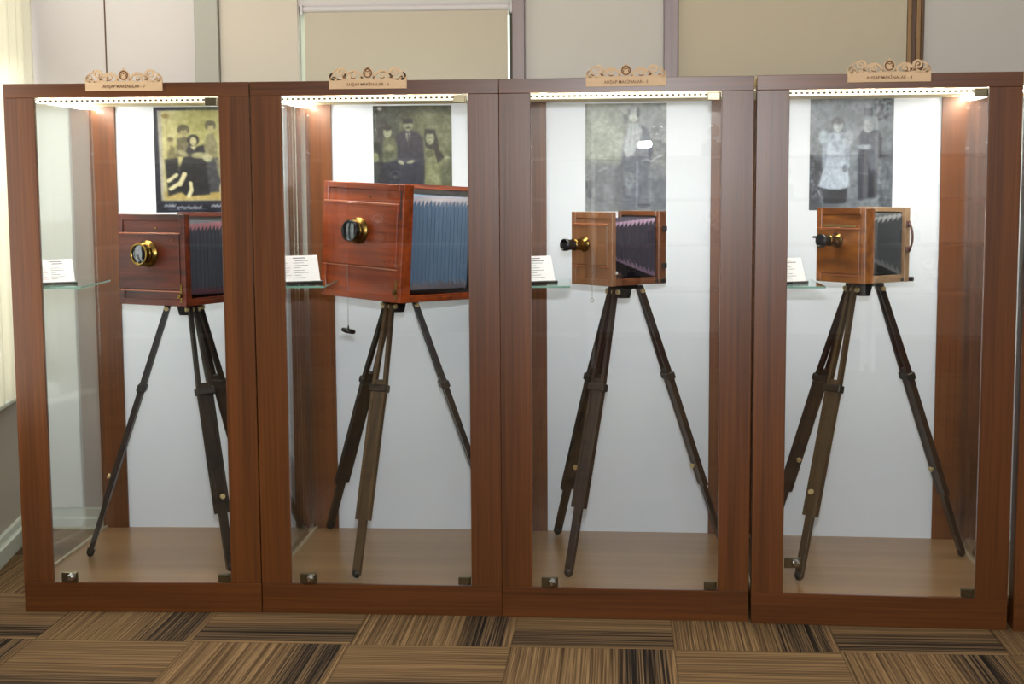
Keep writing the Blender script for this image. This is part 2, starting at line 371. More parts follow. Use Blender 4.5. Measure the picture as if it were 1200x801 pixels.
def plaque(c,num,x,z):
    r=empty('name_plaque',cw(c,x,-.0065,z),(0,0,CAB[c][2]),'pale plywood plaque with carved scrolls reading AHŞAP MAKİNALAR - %s'%num,'plaque','plywood plaques on the top rails')
    b=B(); b.box(-.125,.125,0,.006,0,.031,.0008)
    y0,y1=0,.006
    for s in (-1,1):
        b.ribbon([(s*px,pz) for px,pz in spiral(.086,.052,.0155,1.5,-2.4,-1)],[.0078-.0040*i/22 for i in range(23)],y0,y1)
        b.ribbon([(s*px,pz) for px,pz in spiral(.111,.041,.0115,1.3,-1.9,1)],[.0066-.003*i/22 for i in range(23)],y0,y1)
        b.ribbon([(s*px,pz) for px,pz in spiral(.047,.041,.0125,1.3,-.7,1)],[.0066-.003*i/22 for i in range(23)],y0,y1)
        b.ribbon([(s*px,pz) for px,pz in ((.018,.034),(.026,.047),(.040,.056),(.056,.054),(.070,.044),(.084,.033),(.098,.029))],[.006,.0075,.0075,.0075,.008,.008,.005],y0,y1)
        b.ribbon([(s*px,pz) for px,pz in ((.124,.030),(.120,.044),(.110,.054),(.100,.060),(.098,.066))],[.007,.006,.005,.004,.002],y0,y1)
        b.prism([(s*.062,.030),(s*.072,.040),(s*.084,.043),(s*.076,.030)],y0,y1)
        b.prism([(s*.094,.030),(s*.100,.040),(s*.114,.038),(s*.120,.030)],y0,y1)
        b.prism([(s*.014,.030),(s*.018,.040),(s*.026,.036),(s*.034,.030)],y0,y1)
    n=28; ring=[(.0175*math.cos(2*math.pi*i/n),.049+.0175*math.sin(2*math.pi*i/n)) for i in range(n)]
    b.prism(ring,y0,y1); b.prism([(-.006,.064),(0,.073),(.006,.064)],y0,y1)
    b.build('plywood_board',M['ply'],r)
    e=B(); e.ribbon([(.0128*math.cos(2*math.pi*i/28+.001),.049+.0128*math.sin(2*math.pi*i/28)) for i in range(29)],.0042,-.0006,.0002)
    e.ribbon([(-.0075,.054),(-.004,.0565),(0,.053),(.004,.0565),(.0075,.054)],.003,-.0006,.0002)
    e.ribbon([(-.0085,.044),(-.007,.052)],.0025,-.0006,.0002); e.ribbon([(.0085,.044),(.007,.052)],.0025,-.0006,.0002)
    for s in (-1,1):
        e.prism([(s*.066,.0335),(s*.080,.041),(s*.078,.0335)],-.0006,.0002)
        e.prism([(s*.098,.0345),(s*.110,.040),(s*.104,.0335)],-.0006,.0002)
        e.ribbon([(s*.040,.035),(s*.047,.0325),(s*.054,.036)],.0028,-.0006,.0002)
        e.prism([(s*.016,.0325),(s*.019,.0365),(s*.022,.0325)],-.0006,.0002)
    e.build('burnt_emblem',M['burn'],r)
    text_mesh('lettering','AHŞAP MAKİNALAR - %s'%num,.0130,M['burn'],r,Matrix.Translation((0,-.0006,.0135))@Matrix.Rotation(R(90),4,'X'))
for c,num,x,z in ((0,'7',.397,1.7175),(1,'6',.383,1.7165),(2,'5',.401,1.7145),(3,'4',.399,1.7165)): plaque(c,num,x,z)
# ---------------------------------------------------------------- photographs
class Pic:
    def __init__(s,tf,bg,nx=120,ny=158):
        s.nx,s.ny=nx,ny; u,v=np.meshgrid(np.linspace(0,1,nx),np.linspace(0,1,ny)); x0,x1,y0,y1=tf
        s.X=x0+u*(x1-x0); s.Y=y0+v*(y1-y0); s.I=np.ones((ny,nx,3))*np.array(bg,float); s.k=abs(x1-x0)/nx
    def bl(s,m,c,a=1): m=np.clip(m,0,1)*a; s.I=s.I*(1-m[...,None])+np.array(c,float)*m[...,None]
    def el(s,cx,cy,rx,ry,c,soft=.25,a=1,rot=0):
        dx,dy=s.X-cx,s.Y-cy
        if rot: t=R(rot); dx,dy=dx*math.cos(t)+dy*math.sin(t),-dx*math.sin(t)+dy*math.cos(t)
        d=np.sqrt((dx/rx)**2+(dy/ry)**2); s.bl((1-d)/soft+.5,c,a)
    def poly(s,pts,c,soft=None,a=1):
        soft=soft or s.k*1.5; m=np.zeros_like(s.X,bool); dist=np.full_like(s.X,1e9); n=len(pts)
        for i in range(n):
            (x1,y1),(x2,y2)=pts[i],pts[(i+1)%n]
            if y1!=y2:
                cr=((y1>s.Y)!=(y2>s.Y))&(s.X<(x2-x1)*(s.Y-y1)/(y2-y1)+x1); m^=cr
            L=max((x2-x1)**2+(y2-y1)**2,1e-9); t=np.clip(((s.X-x1)*(x2-x1)+(s.Y-y1)*(y2-y1))/L,0,1)
            dist=np.minimum(dist,np.hypot(s.X-x1-t*(x2-x1),s.Y-y1-t*(y2-y1)))
        s.bl(np.where(m,.5+dist/soft,.5-dist/soft),c,a)
    def line(s,pts,w,c,a=1):
        dist=np.full_like(s.X,1e9)
        for (x1,y1),(x2,y2) in zip(pts,pts[1:]):
            L=max((x2-x1)**2+(y2-y1)**2,1e-9); t=np.clip(((s.X-x1)*(x2-x1)+(s.Y-y1)*(y2-y1))/L,0,1)
            dist=np.minimum(dist,np.hypot(s.X-x1-t*(x2-x1),s.Y-y1-t*(y2-y1)))
        s.bl((w/2-dist)/s.k+.5,c,a)
    def noise(s,sc,amp,box=None):
        n=np.zeros((s.ny,s.nx))
        for o in range(3):
            g=rng.rand(int(sc*2**o*1.3)+2,int(sc*2**o)+2); yy=np.linspace(0,g.shape[0]-1.001,s.ny); xx=np.linspace(0,g.shape[1]-1.001,s.nx)
            iy=yy.astype(int);ix=xx.astype(int);fy=(yy-iy)[:,None];fx=(xx-ix)[None]
            G=lambda a,b:g[np.ix_(iy+a,ix+b)]
            n+= (G(0,0)*(1-fy)*(1-fx)+G(1,0)*fy*(1-fx)+G(0,1)*(1-fy)*fx+G(1,1)*fy*fx-.5)/(1.6**o)
        m=1
        if box is not None:
            x0,x1,y0,y1=box; f=6*s.k
            m=np.clip((s.X-x0)/f,0,1)*np.clip((x1-s.X)/f,0,1)*np.clip((s.Y-y0)/f,0,1)*np.clip((y1-s.Y)/f,0,1)
        s.I+=(n*m*amp)[...,None]
    def finish(s,mul=1,grain=10):
        for _ in range(2):
            P=np.pad(s.I,((1,1),(1,1),(0,0)),'edge'); s.I=(P[1:-1,1:-1]*4+P[:-2,1:-1]+P[2:,1:-1]+P[1:-1,:-2]+P[1:-1,2:])/8
        mm=s.I.mean(); s.I=(s.I-mm)*1.28+mm; s.noise(28,grain*1.6); s.noise(9,grain); s.I*=mul
    def mesh(s,name,w,h,parent=None):
        I=np.clip(s.I,0,255)/255; Lc=np.where(I<=.04045,I/12.92,((I+.055)/1.055)**2.4)
        nx,ny=s.nx,s.ny; v=[((i/(nx-1)-.5)*w,0,(1-j/(ny-1))*h) for j in range(ny) for i in range(nx)]
        f=[(j*nx+i,(j+1)*nx+i,(j+1)*nx+i+1,j*nx+i+1) for j in range(ny-1) for i in range(nx-1)]
        # give the sheet a real back and edge
        o=len(v); v+=[(-w/2,.0012,0),(w/2,.0012,0),(w/2,.0012,h),(-w/2,.0012,h)]
        c=[(ny-1)*nx,ny*nx-1,nx-1,0]
        f+=[(o,o+1,o+2,o+3),(c[0],c[1],o+1,o),(c[1],c[2],o+2,o+1),(c[2],c[3],o+3,o+2),(c[3],c[0],o,o+3)]
        me=bpy.data.meshes.new(name); me.from_pydata(v,[],f); at=me.color_attributes.new('print','FLOAT_COLOR','POINT')
        d=np.ones((len(v),4),np.float32); d[:nx*ny,:3]=Lc.reshape(-1,3); d[nx*ny:,:3]=.6; at.data.foreach_set('color',d.ravel())
        m=bpy.data.materials.new(name+'_print'); m.use_nodes=True; nt=m.node_tree; b=nt.nodes['Principled BSDF']
        a=nt.nodes.new('ShaderNodeAttribute'); a.attribute_name='print'; nt.links.new(a.outputs['Color'],b.inputs['Base Color'])
        b.inputs['Roughness'].default_value=.4; b.inputs['Specular IOR Level'].default_value=.35
        me.materials.append(m); ob=bpy.data.objects.new(name,me); COL.objects.link(ob); return ob
def hang(p,c,x,z0,w,h,label):
    p.finish({0:.74,1:.60,2:.84,3:.76}[c],{0:18,1:26,2:18,3:26}[c])
    o=p.mesh('vintage_photograph',w,h); o.location=cw(c,x,D-.0035,z0); o.rotation_euler=(0,0,CAB[c][2])
    tag(o,label,'photograph','old photographs on the white back panels')
# 1: sepia studio group on a navy mount
p=Pic((18,565,82,802),(34,38,56))
p.poly([(40,104),(545,104),(545,722),(52,722)],(176,172,160)); p.poly([(66,108),(540,108),(540,716),(72,716)],(196,190,140))
p.noise(5,26,(66,540,108,716)); p.el(330,190,150,190,(150,148,84),.9,.5); p.poly([(70,660),(540,640),(540,716),(74,716)],(178,160,104),20)
p.line([(98,130),(100,600)],8,(160,150,100),.6); p.el(92,142,24,16,(150,130,80))
p.poly([(88,460),(104,385),(120,340),(146,360),(160,450),(150,560),(92,560)],(128,124,92),14); p.el(118,320,20,28,(176,166,124)); p.el(118,302,20,16,(120,112,82))
p.poly([(150,420),(158,300),(200,280),(238,300),(246,420)],(112,108,84),12); p.el(200,245,30,34,(168,158,116)); p.el(200,222,34,20,(96,92,70)); p.el(172,238,9,22,(96,92,70));p.el(229,238,9,22,(96,92,70))
p.poly([(330,440),(326,330),(345,270),(385,262),(404,330),(408,450)],(138,134,104),12); p.el(366,214,25,32,(186,176,134)); p.el(366,192,30,17,(100,98,76)); p.el(342,212,8,26,(106,102,80)); p.el(392,212,8,26,(106,102,80))
p.poly([(336,440),(410,430),(432,660),(330,670)],(72,74,80),14)
p.poly([(80,440),(160,430),(180,660),(96,690)],(40,42,46),18)
p.poly([(222,360),(240,330),(282,352),(322,340),(334,420),(352,680),(210,690),(150,640),(168,500),(200,420)],(32,34,42),12)
p.el(258,308,36,38,(38,38,40)); p.el(259,316,21,30,(196,188,146)); p.poly([(236,350),(262,380),(284,346)],(188,180,140))
p.el(296,412,56,22,(172,168,130),.5,.9); p.el(196,400,36,18,(170,164,128),.5,.8,30); p.el(344,430,30,26,(186,184,150),.4,.8)
p.poly([(392,440),(432,450),(440,600),(410,560)],(140,134,104),12,.8)
for a,b2,w in (((200,540),(170,610),30),((170,600),(112,640),26),((150,545),(100,585),24),((236,600),(240,650),22),((240,650),(222,690),26)): p.line([a,b2],w,(214,206,168))
p.el(430,640,18,40,(214,206,170),.3)
p.line([(236,300),(252,303)],3,(90,80,60),.5); p.line([(254,316),(256,326)],3,(120,108,80),.7); p.line([(250,333),(264,333)],3,(110,80,70),.7)
def squig(x0,x1,y,amp,w):
    pts=[];n=40
    for i in range(n):
        t=i/(n-1); pts.append((x0+(x1-x0)*t+6*math.sin(i*1.9),y+amp*math.sin(i*1.3)*(.5+.5*math.sin(i*.7+1))))
    p.line(pts,w,(206,210,216),.85)
squig(70,140,756,12,5); squig(150,300,768,15,6); squig(360,440,758,14,5); squig(452,520,762,10,5); p.line([(90,782),(330,778)],3,(190,196,206),.6)
hang(p,0,.412,1.312,.342,.399,'sepia studio portrait of a seated group on a dark navy mount')
# 2: family of three
p=Pic((358,848,283,940),(96,104,80))
p.noise(6,40); p.el(760,430,170,220,(156,160,120),.9,.7); p.el(400,700,160,400,(54,58,72),.9,.7); p.poly([(358,283),(848,283),(848,320),(358,330)],(72,76,56),50,.7)
p.poly([(358,500),(400,510),(410,600),(358,610)],(30,34,30),16); p.el(370,600,22,30,(150,154,120)); p.el(425,395,22,26,(60,66,60))
p.poly([(498,620),(502,480),(530,446),(575,428),(630,444),(668,480),(676,620),(690,940),(480,940)],(48,52,74),14)
p.el(577,404,27,36,(178,180,150)); p.poly([(546,364),(604,364),(606,392),(546,392)],(28,32,34),6); p.line([(552,404),(564,404)],4,(60,60,50),.7); p.line([(584,404),(596,404)],4,(60,60,50),.7); p.line([(562,419),(590,419)],6,(40,42,40)); p.line([(576,400),(578,412)],4,(130,128,100),.8)
p.poly([(560,452),(590,452),(576,520)],(190,192,170),5); p.poly([(572,456),(582,456),(580,515),(574,515)],(44,48,60),3)
p.el(532,412,18,26,(140,146,116),.6,.6)
p.poly([(414,560),(420,490),(450,470),(495,484),(512,540),(506,610),(420,640)],(116,122,96),12); p.el(447,446,26,34,(186,188,158)); p.el(447,414,30,20,(60,62,52)); p.line([(438,444),(444,444)],4,(70,70,56),.8); p.line([(452,444),(458,444)],4,(70,70,56),.8); p.line([(442,462),(452,462)],4,(110,90,80),.8)
p.el(462,540,30,20,(168,170,136),.5,.8); p.el(440,590,40,26,(90,98,78),.6,.8); p.poly([(400,640),(510,620),(520,940),(380,940)],(38,42,62),20)
p.poly([(690,620),(684,540),(700,510),(740,510),(800,560),(826,620),(790,640),(770,780),(680,780)],(140,144,108),12)
p.poly([(684,540),(676,450),(700,424),(740,430),(756,480),(770,560),(800,600),(760,640),(740,560)],(42,44,38),10); p.el(712,484,27,40,(190,192,156)); p.el(712,440,34,18,(44,44,38)); p.el(730,420,40,14,(170,174,140),.5,.7)
p.line([(702,482),(708,482)],4,(70,70,56),.8); p.line([(718,482),(724,482)],4,(70,70,56),.8); p.line([(706,503),(718,503)],4,(110,90,80),.8)
p.el(710,580,26,22,(96,100,70)); p.poly([(680,640),(760,640),(800,940),(660,940)],(160,164,124),16,.8); p.noise(16,26,(660,848,620,940))
p.el(530,632,22,12,(186,186,160),.4,1,25); p.el(590,628,26,11,(186,186,160),.4,1,-15); p.el(818,604,18,9,(186,186,156)); p.poly([(800,640),(848,620),(848,780),(800,780)],(120,124,92),20,.6)
p.line([(374,300),(376,420)],4,(200,205,190),.6); p.line([(365,470),(367,510)],4,(210,214,200),.6); p.el(400,300,14,12,(200,205,190)); p.el(380,318,10,12,(30,32,30))
hang(p,1,.402,1.309,.299,.399,'dark family portrait of a man in a hat between two children')
# 3: standing woman, pale
p=Pic((33,557,60,765),(150,154,150))
p.noise(4,22); p.el(150,300,130,200,(176,184,172),.9,.6); p.poly([(33,440),(557,470),(557,765),(33,765)],(122,126,134),60,.9); p.el(460,260,110,260,(128,134,142),.9,.6)
p.line([(33,425),(265,428)],6,(118,122,122),.7)
p.poly([(280,760),(270,600),(262,470),(275,350),(300,240),(318,200),(380,196),(430,220),(470,320),(462,430),(440,470),(446,700),(440,745),(300,755)],(96,102,116),16,.9)
p.poly([(276,360),(300,240),(320,190),(376,190),(400,240),(380,330),(340,400),(300,410)],(186,192,196),14,.85); p.el(345,135,30,46,(186,190,186)); p.el(340,98,36,26,(150,154,158)); p.el(374,118,12,36,(92,96,104)); p.el(318,118,8,22,(120,124,130))
p.line([(332,132),(340,132)],4,(110,112,112),.7); p.line([(352,132),(360,132)],4,(110,112,112),.7); p.line([(340,158),(352,158)],4,(130,116,116),.7)
for k in range(7): p.line([(318+k*12,200),(300+k*18,380)],3,(150,156,164) if k%2 else (206,212,214),.6)
p.poly([(278,132),(310,132),(310,190),(278,190)],(112,114,118),6,.7)
p.poly([(222,760),(222,500),(250,462),(300,455),(300,760)],(104,106,114),10,.7)
p.el(320,560,34,60,(150,156,162),.5,.6); p.el(60,590,38,30,(96,98,104)); p.el(62,645,18,30,(90,94,102)); p.line([(370,440),(366,740)],14,(170,176,190),.5); p.noise(18,22,(262,450,460,760))
p.line([(120,505),(150,485),(180,480)],8,(178,182,190),.6); p.line([(400,430),(430,425),(460,440),(490,415),(530,398)],9,(200,206,216),.7); p.poly([(460,560),(557,540),(557,765),(470,765)],(88,94,108),30,.6)
p.line([(375,724),(452,724)],9,(40,42,50))
hang(p,2,.3905,1.308,.302,.400,'pale grey portrait of a single standing woman')
# 4: girl and boy
p=Pic((50,596,46,782),(126,134,144))
p.noise(5,30); p.poly([(50,420),(130,470),(120,782),(50,782)],(48,50,62),40,.9); p.noise(22,46,(50,150,420,782)); p.poly([(490,420),(596,400),(596,782),(500,782)],(92,100,112),40,.6); p.noise(22,52,(480,596,400,782)); p.el(250,760,160,60,(96,102,112),.8,.6)
for k in range(26):
    a,b2=rng.rand()*100+475,rng.rand()*150+50; p.el(a,b2,9,13,(60,66,78),.4,.8,rng.rand()*180)
for k in range(14): p.line([(60+k*38,60),(58+k*38,380)],5,(104,112,122) if k%2 else (148,156,164),.3)
for k in range(16): p.el(55+rng.rand()*70,470+rng.rand()*260,8,9,(176,184,196),.4,.5)
p.poly([(130,640),(300,640),(292,735),(150,738)],(26,30,46),12)
p.poly([(160,330),(150,290),(200,276),(262,276),(286,300),(290,420),(318,625),(250,648),(180,645),(112,628),(160,440)],(188,200,216),9)
p.el(142,306,34,46,(176,190,204),.4); p.el(302,310,34,46,(170,180,190),.4); p.poly([(132,350),(158,350),(156,480),(134,480)],(160,172,190),8); p.poly([(284,350),(310,350),(312,510),(290,510)],(160,172,190),8)
p.el(232,232,32,40,(178,186,192)); p.el(234,198,38,24,(92,98,108)); p.el(196,216,8,18,(92,98,108)); p.el(272,216,8,18,(92,98,108)); p.line([(218,228),(226,228)],4,(80,84,92),.8); p.line([(240,228),(248,228)],4,(80,84,92),.8); p.line([(226,254),(240,254)],4,(120,104,108),.8)
for x0,y0 in ((210,350),(250,340),(230,380),(200,300),(262,300)): p.el(x0,y0,16,20,(140,152,170),.6,.6)
p.line([(168,432),(286,432)],6,(146,158,176),.8)
for k in range(6): p.line([(180+k*18,450),(160+k*26,620)],5,(164,176,196),.5)
p.line([(140,482),(136,500)],14,(150,158,168)); p.el(282,510,16,26,(120,128,140))
p.poly([(365,560),(370,400),(372,300),(390,262),(500,262),(516,300),(510,430),(500,540),(495,700),(372,715)],(62,68,86),10); p.poly([(430,280),(500,276),(504,520),(440,520)],(112,118,130),12,.85)
p.poly([(330,360),(380,300),(376,400),(320,395)],(112,122,134),10,.9); p.poly([(500,290),(524,310),(520,440),(500,440)],(60,64,76),8)
p.el(432,236,36,44,(170,178,184)); p.poly([(404,120),(458,116),(464,190),(398,194)],(92,98,108),9); p.el(432,192,56,24,(150,158,166),.5,.8); p.el(400,370,30,16,(150,160,172)); p.el(432,372,22,18,(176,184,196))
p.line([(416,232),(424,232)],4,(90,94,102),.8); p.line([(440,232),(448,232)],4,(90,94,102),.8); p.line([(426,258),(440,258)],4,(120,106,110),.8)
p.line([(320,520),(380,540),(430,548),(500,530)],5,(150,166,190),.8); p.poly([(440,540),(495,530),(492,690),(440,700)],(40,46,62),10,.7)
hang(p,3,.386,1.309,.300,.412,'blue-grey portrait of a girl in a white dress beside a boy in a hat')
# ---------------------------------------------------------------- bellows cameras
def bellows(name,w0,h0,w1,h1,y0,y1,z0,z1,n,amp,m,parent):
    b=B(); rings=[]; cc=.12
    for i in range(2*n+1):
        t=i/(2*n); w=(w0+(w1-w0)*t)/2; h=(h0+(h1-h0)*t)/2; z=z0+(z1-z0)*t; y=y0+(y1-y0)*t
        d=amp if i%2 else -amp; w+=d; h+=d; k=min(w,h)*(cc*.7 if i%2 else cc*1.7)
        rings.append([(-w+k,y,z-h),(w-k,y,z-h),(w,y,z-h+k),(w,y,z+h-k),(w-k,y,z+h),(-w+k,y,z+h),(-w,y,z+h-k),(-w,y,z-h+k)])
    v=[p for r in rings for p in r]
    for i in range(2*n):
        for k in range(8):
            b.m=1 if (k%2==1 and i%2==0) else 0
            b.f.append((i*8+k,i*8+(k+1)%8,(i+1)*8+(k+1)%8,(i+1)*8+k)); b.sm.append(False); b.mi.append(b.m)
    b.v=[tuple(p) for p in v]; return b.build(name,m,parent)
def frame(b,w,h,bw,y0,y1,z0=0,bev=.0015):
    b.box(-w/2,-w/2+bw,y0,y1,z0,z0+h,bev); b.box(w/2-bw,w/2,y0,y1,z0,z0+h,bev)
    b.box(-w/2+bw,w/2-bw,y0,y1,z0,z0+bw,bev); b.box(-w/2+bw,w/2-bw,y0,y1,z0+h-bw,z0+h,bev)
def camera_thing(c,x,y,z,th,w,h,L,bt,rt,lens,woodm,endm,bel,bf,label,style,tilt=0):
    a=CAB[c][2]
    r=empty('bellows_camera',cw(c,x,y,z),(0,0,0),label,'camera','wooden bellows cameras')
    r.rotation_mode='XYZ'; r.matrix_world=Matrix.Translation(cw(c,x,y,z))@Matrix.Rotation(R(tilt),4,'Y')@Matrix.Rotation(a-R(th),4,'Z')
    f0=-L/2
    b=B(); b.box(-w/2+.006,w/2-.006,f0+.004,L/2-.002,0,.016,.0015)
    for s in (-1,1): b.box(s*(w/2-.014)-.006,s*(w/2-.014)+.006,f0+bt,L/2-rt,.016,.024,.001)
    base=b.build('base_board',endm,r)
    # front standard : frame with grooved boards
    b=B(); frame(b,w,h,.022,f0,f0+bt); b.box(-w/2+.02,w/2-.02,f0+.005,f0+bt-.004,.02,h-.02)
    fs=b.build('front_standard',woodm,r)
    z1,z2=lens['board']
    b=B(); b.box(-w/2+.010,w/2-.022,f0-.004,f0+.006,z1,z2,.0015)
    b.box(-w/2+.010,w/2-.022,f0-.0065,f0-.003,z2-.004,z2,.0005)
    lb=b.build('lens_board',woodm,fs)
    m=B(); m.box(-w/2+.008,w/2-.020,f0-.003,f0+.001,z2+.002,z2+.006,.0008); m.box(-w/2+.008,w/2-.020,f0-.003,f0+.001,z1-.007,z1-.003,.0008); m.build('moulding',M['mouldlight'],fs)
    lx,lz,R0=lens['x'],lens['z'],lens['r']; Lb=lens['len']
    t=B(); yb=f0-.004
    d=(0,-1,0)
    t.lathe((lx,yb,lz),d,[(0,.001),(0,R0*1.0),(.004,R0*1.0),(.005,R0*.9),(.010,R0*.86),(.012,R0*.78),(Lb*.45,R0*.74),(Lb*.47,R0*.8),(Lb*.55,R0*.8),(Lb*.57,R0*.72)])
    for k in range(3):
        aa=k*2.09+.5; t.cyl((lx+math.cos(aa)*R0*.92,yb-.004,lz+math.sin(aa)*R0*.92),(lx+math.cos(aa)*R0*.92,yb-.007,lz+math.sin(aa)*R0*.92),.0025,n=8)
    ln=t.build('lens',M[lens['m']],r)
    h2=B(); q=R0*lens['front']
    h2.lathe((lx,yb,lz),d,[(Lb*.56,R0*.70),(Lb*.8,R0*.70),(Lb*.86,q),(Lb,q),(Lb,q*.86),(Lb*.94,q*.80)])
    h2.build('lens_hood',M[lens['hood']],ln)
    g=B(); g.lathe((lx,yb,lz),d,[(Lb*.93,.0001),(Lb*.925,q*.35),(Lb*.91,q*.6),(Lb*.88,q*.81)]); g.build('lens_glass',M['lensglass'],ln)
    # back frame
    b=B(); frame(b,w,h,.016,L/2-rt,L/2); rf=b.build('rear_frame',endm,r)
    b=B(); bw1,bh1=w*.86,h*.86
    b.m=0; frame(b,w-.03,h-.03,.02,L/2-rt+.004,L/2-rt+.009,.015,.0005); b.build('bellows_mount',M['blackboard'],rf)
    g=B(); g.box(-w/2+.012,w/2-.012,L/2-.008,L/2-.003,.012,h-.012); g.build('focusing_screen',M['groundglass'],rf)
    bellows('bellows',w*bf[0],h*bf[1],w*.84,h*.80,f0+bt-.002,L/2-rt+.006,h*bf[2],h*.50,bf[3],bf[4],bel,r)
    if 'latch' in style:
        b=B(); xx=w/2-.018
        b.box(xx-.006,xx+.002,f0-.003,f0+.001,.012,.075,.0008); b.build('brass_slot_plate',M['darkbrass'],fs)
        k=B(); k.cyl((xx-.002,f0-.002,.035),(xx-.002,f0-.013,.035),.006,.007,n=14); k.cyl((xx-.012,f0-.006,.026),(xx+.002,f0-.006,.045),.0025,n=8); k.build('brass_thumbscrew',M['brass'],fs)
    if 'slot' in style:
        b=B(); b.box(w/2-.014,w/2-.009,f0-.0012,f0+.002,h*.70,h-.02,.0004); b.build('metal_slide',M['iron'],fs)
    if 'screws' in style:
        b=B()
        for sx,sz in ((w/2-.05,z2-.02),(w*.30,z1+.02),(w*.1,z2+.022)): b.cyl((sx,f0-.002,sz),(sx,f0-.0065,sz),.003,n=8)
        b.build('brass_screws',M['brass'],lb)
    if 'catches' in style:
        for sz in (h*.76,h*.25):
            b=B(); b.box(w/2-.002,w/2+.008,L/2-.020,L/2-.003,sz-.009,sz+.009,.002); b.cyl((w/2,L/2-.001,sz-.009),(w/2,L/2-.001,sz+.009),.0035,n=8); b.build('hinge',M['iron'],rf)
        b=B(); b.box(w/2-.012,w/2-.001,L/2-.045,L/2+.004,.004,.016,.002); b.cyl((w/2-.002,L/2-.02,.01),(w/2+.01,L/2-.02,.01),.007,n=12); b.build('focusing_catch',M['iron'],base)
    if 'handle' in style:
        b=B(); pts=[(w/2,L/2-.012,h*.78)]
        for i in range(9): tt=i/8; pts.append((w/2+.022*math.sin(math.pi*(.15+.7*tt)),L/2-.012,h*(.78-.36*tt)))
        pts.append((w/2,L/2-.012,h*.42)); b.tube(pts,.0042,8); b.build('carrying_handle',M['leather'],rf)
        for sz in (h*.78,h*.44):
            b=B(); b.box(w/2-.001,w/2+.006,L/2-.02,L/2-.003,sz-.010,sz+.010,.002); b.build('handle_mount',M['leather'],rf)
        b=B(); b.box(w/2-.014,w/2-.002,L/2-.035,L/2+.012,.002,.014,.003); b.cyl((w/2-.01,L/2+.004,.008),(w/2+.008,L/2+.012,.008),.008,n=12); b.build('focusing_catch',M['iron'],base)
    if 'toggle' in style:
        b=B(); b.cyl((-w/2+.012,f0-.001,h*.60),(-w/2+.012,f0-.02,h*.60),.003,n=8); b.cyl((-w/2+.004,f0-.02,h*.60),(-w/2+.022,f0-.02,h*.605),.004,n=8); b.build('brass_turn_button',M['brass'],fs)
        b=B(); b.box(-w/2+.03,w/2-.045,f0-.002,f0+.001,h*.745,h*.775,.0005); b.build('pale_label_strip',M['strip'],fs)
    return r
M['mouldlight']=wood('light_moulding_wood',rgb(150,84,58),rgb(190,120,84),'x',rough=.25,rand=False)
M['mahog']=wood('red_mahogany',rgb(36,11,5),rgb(104,40,16),'x',rough=.34,spec=.3,coat=0,fine=34,long=3,rand=False,contrast=(.38,.62))
M['mahogo']=wood('orange_mahogany',rgb(70,24,8),rgb(158,70,28),'x',rough=.26,spec=.35,coat=.1,fine=34,long=2.5,rand=False,contrast=(.34,.66))
M['walnut3']=wood('brown_oak_board',rgb(104,66,40),rgb(150,104,70),'z',rough=.3,coat=.2,fine=70,long=6,rand=False)
M['walnut3d']=wood('dark_oak_frame',rgb(78,42,22),rgb(120,72,42),'z',rough=.3,coat=.2,fine=70,long=6,rand=False)
M['amber']=wood('amber_walnut',rgb(78,38,13),rgb(170,104,44),'x',rough=.28,coat=.15,fine=40,long=9,rand=False,contrast=(.34,.66))
M['amberf']=wood('pale_walnut_frame',rgb(120,92,66),rgb(164,134,104),'z',rough=.35,fine=60,long=8,rand=False)
M['strip']=mat('greenish_brass_strip',rgb(150,132,84),rough=.35,metal=.6)
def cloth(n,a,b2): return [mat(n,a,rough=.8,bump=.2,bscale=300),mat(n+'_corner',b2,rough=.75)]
camera_thing(0,.457,.44,1.003,27,.305,.314,.335,.030,.030,dict(board=(.055,.245),x=-.012,z=.178,r=.047,len=.046,front=.82,m='brass',hood='brass'),
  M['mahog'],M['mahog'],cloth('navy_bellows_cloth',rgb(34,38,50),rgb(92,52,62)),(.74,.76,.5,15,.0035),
  'dark red mahogany bellows camera with a wide brass lens on its left side',('latch','screws'))
camera_thing(1,.410,.44,1.020,33,.370,.395,.42,.050,.034,dict(board=(.115,.325),x=-.012,z=.232,r=.045,len=.046,front=.80,m='darkbrass',hood='lensblk'),
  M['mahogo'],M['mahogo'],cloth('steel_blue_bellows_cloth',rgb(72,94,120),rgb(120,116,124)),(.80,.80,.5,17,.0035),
  'largest orange-brown wooden bellows camera with blue-grey bellows',('latch','slot','screws'),tilt=3.0)
camera_thing(2,.372,.44,1.066,46,.208,.250,.255,.018,.036,dict(board=(.070,.205),x=-.030,z=.140,r=.026,len=.095,front=.80,m='brass',hood='lensblk'),
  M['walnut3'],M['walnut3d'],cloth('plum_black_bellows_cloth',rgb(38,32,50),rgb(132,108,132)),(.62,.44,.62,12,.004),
  'brown wooden camera with a long brass lens pointing left and plum bellows',('catches',))
camera_thing(3,.383,.44,1.076,50,.222,.250,.215,.045,.024,dict(board=(.03,.178),x=-.010,z=.142,r=.025,len=.080,front=.92,m='darkbrass',hood='lensblk'),
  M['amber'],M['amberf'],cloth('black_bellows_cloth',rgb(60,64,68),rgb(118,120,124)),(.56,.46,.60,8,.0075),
  'amber walnut bellows camera with a black lens and a side carrying handle',('handle','toggle'))
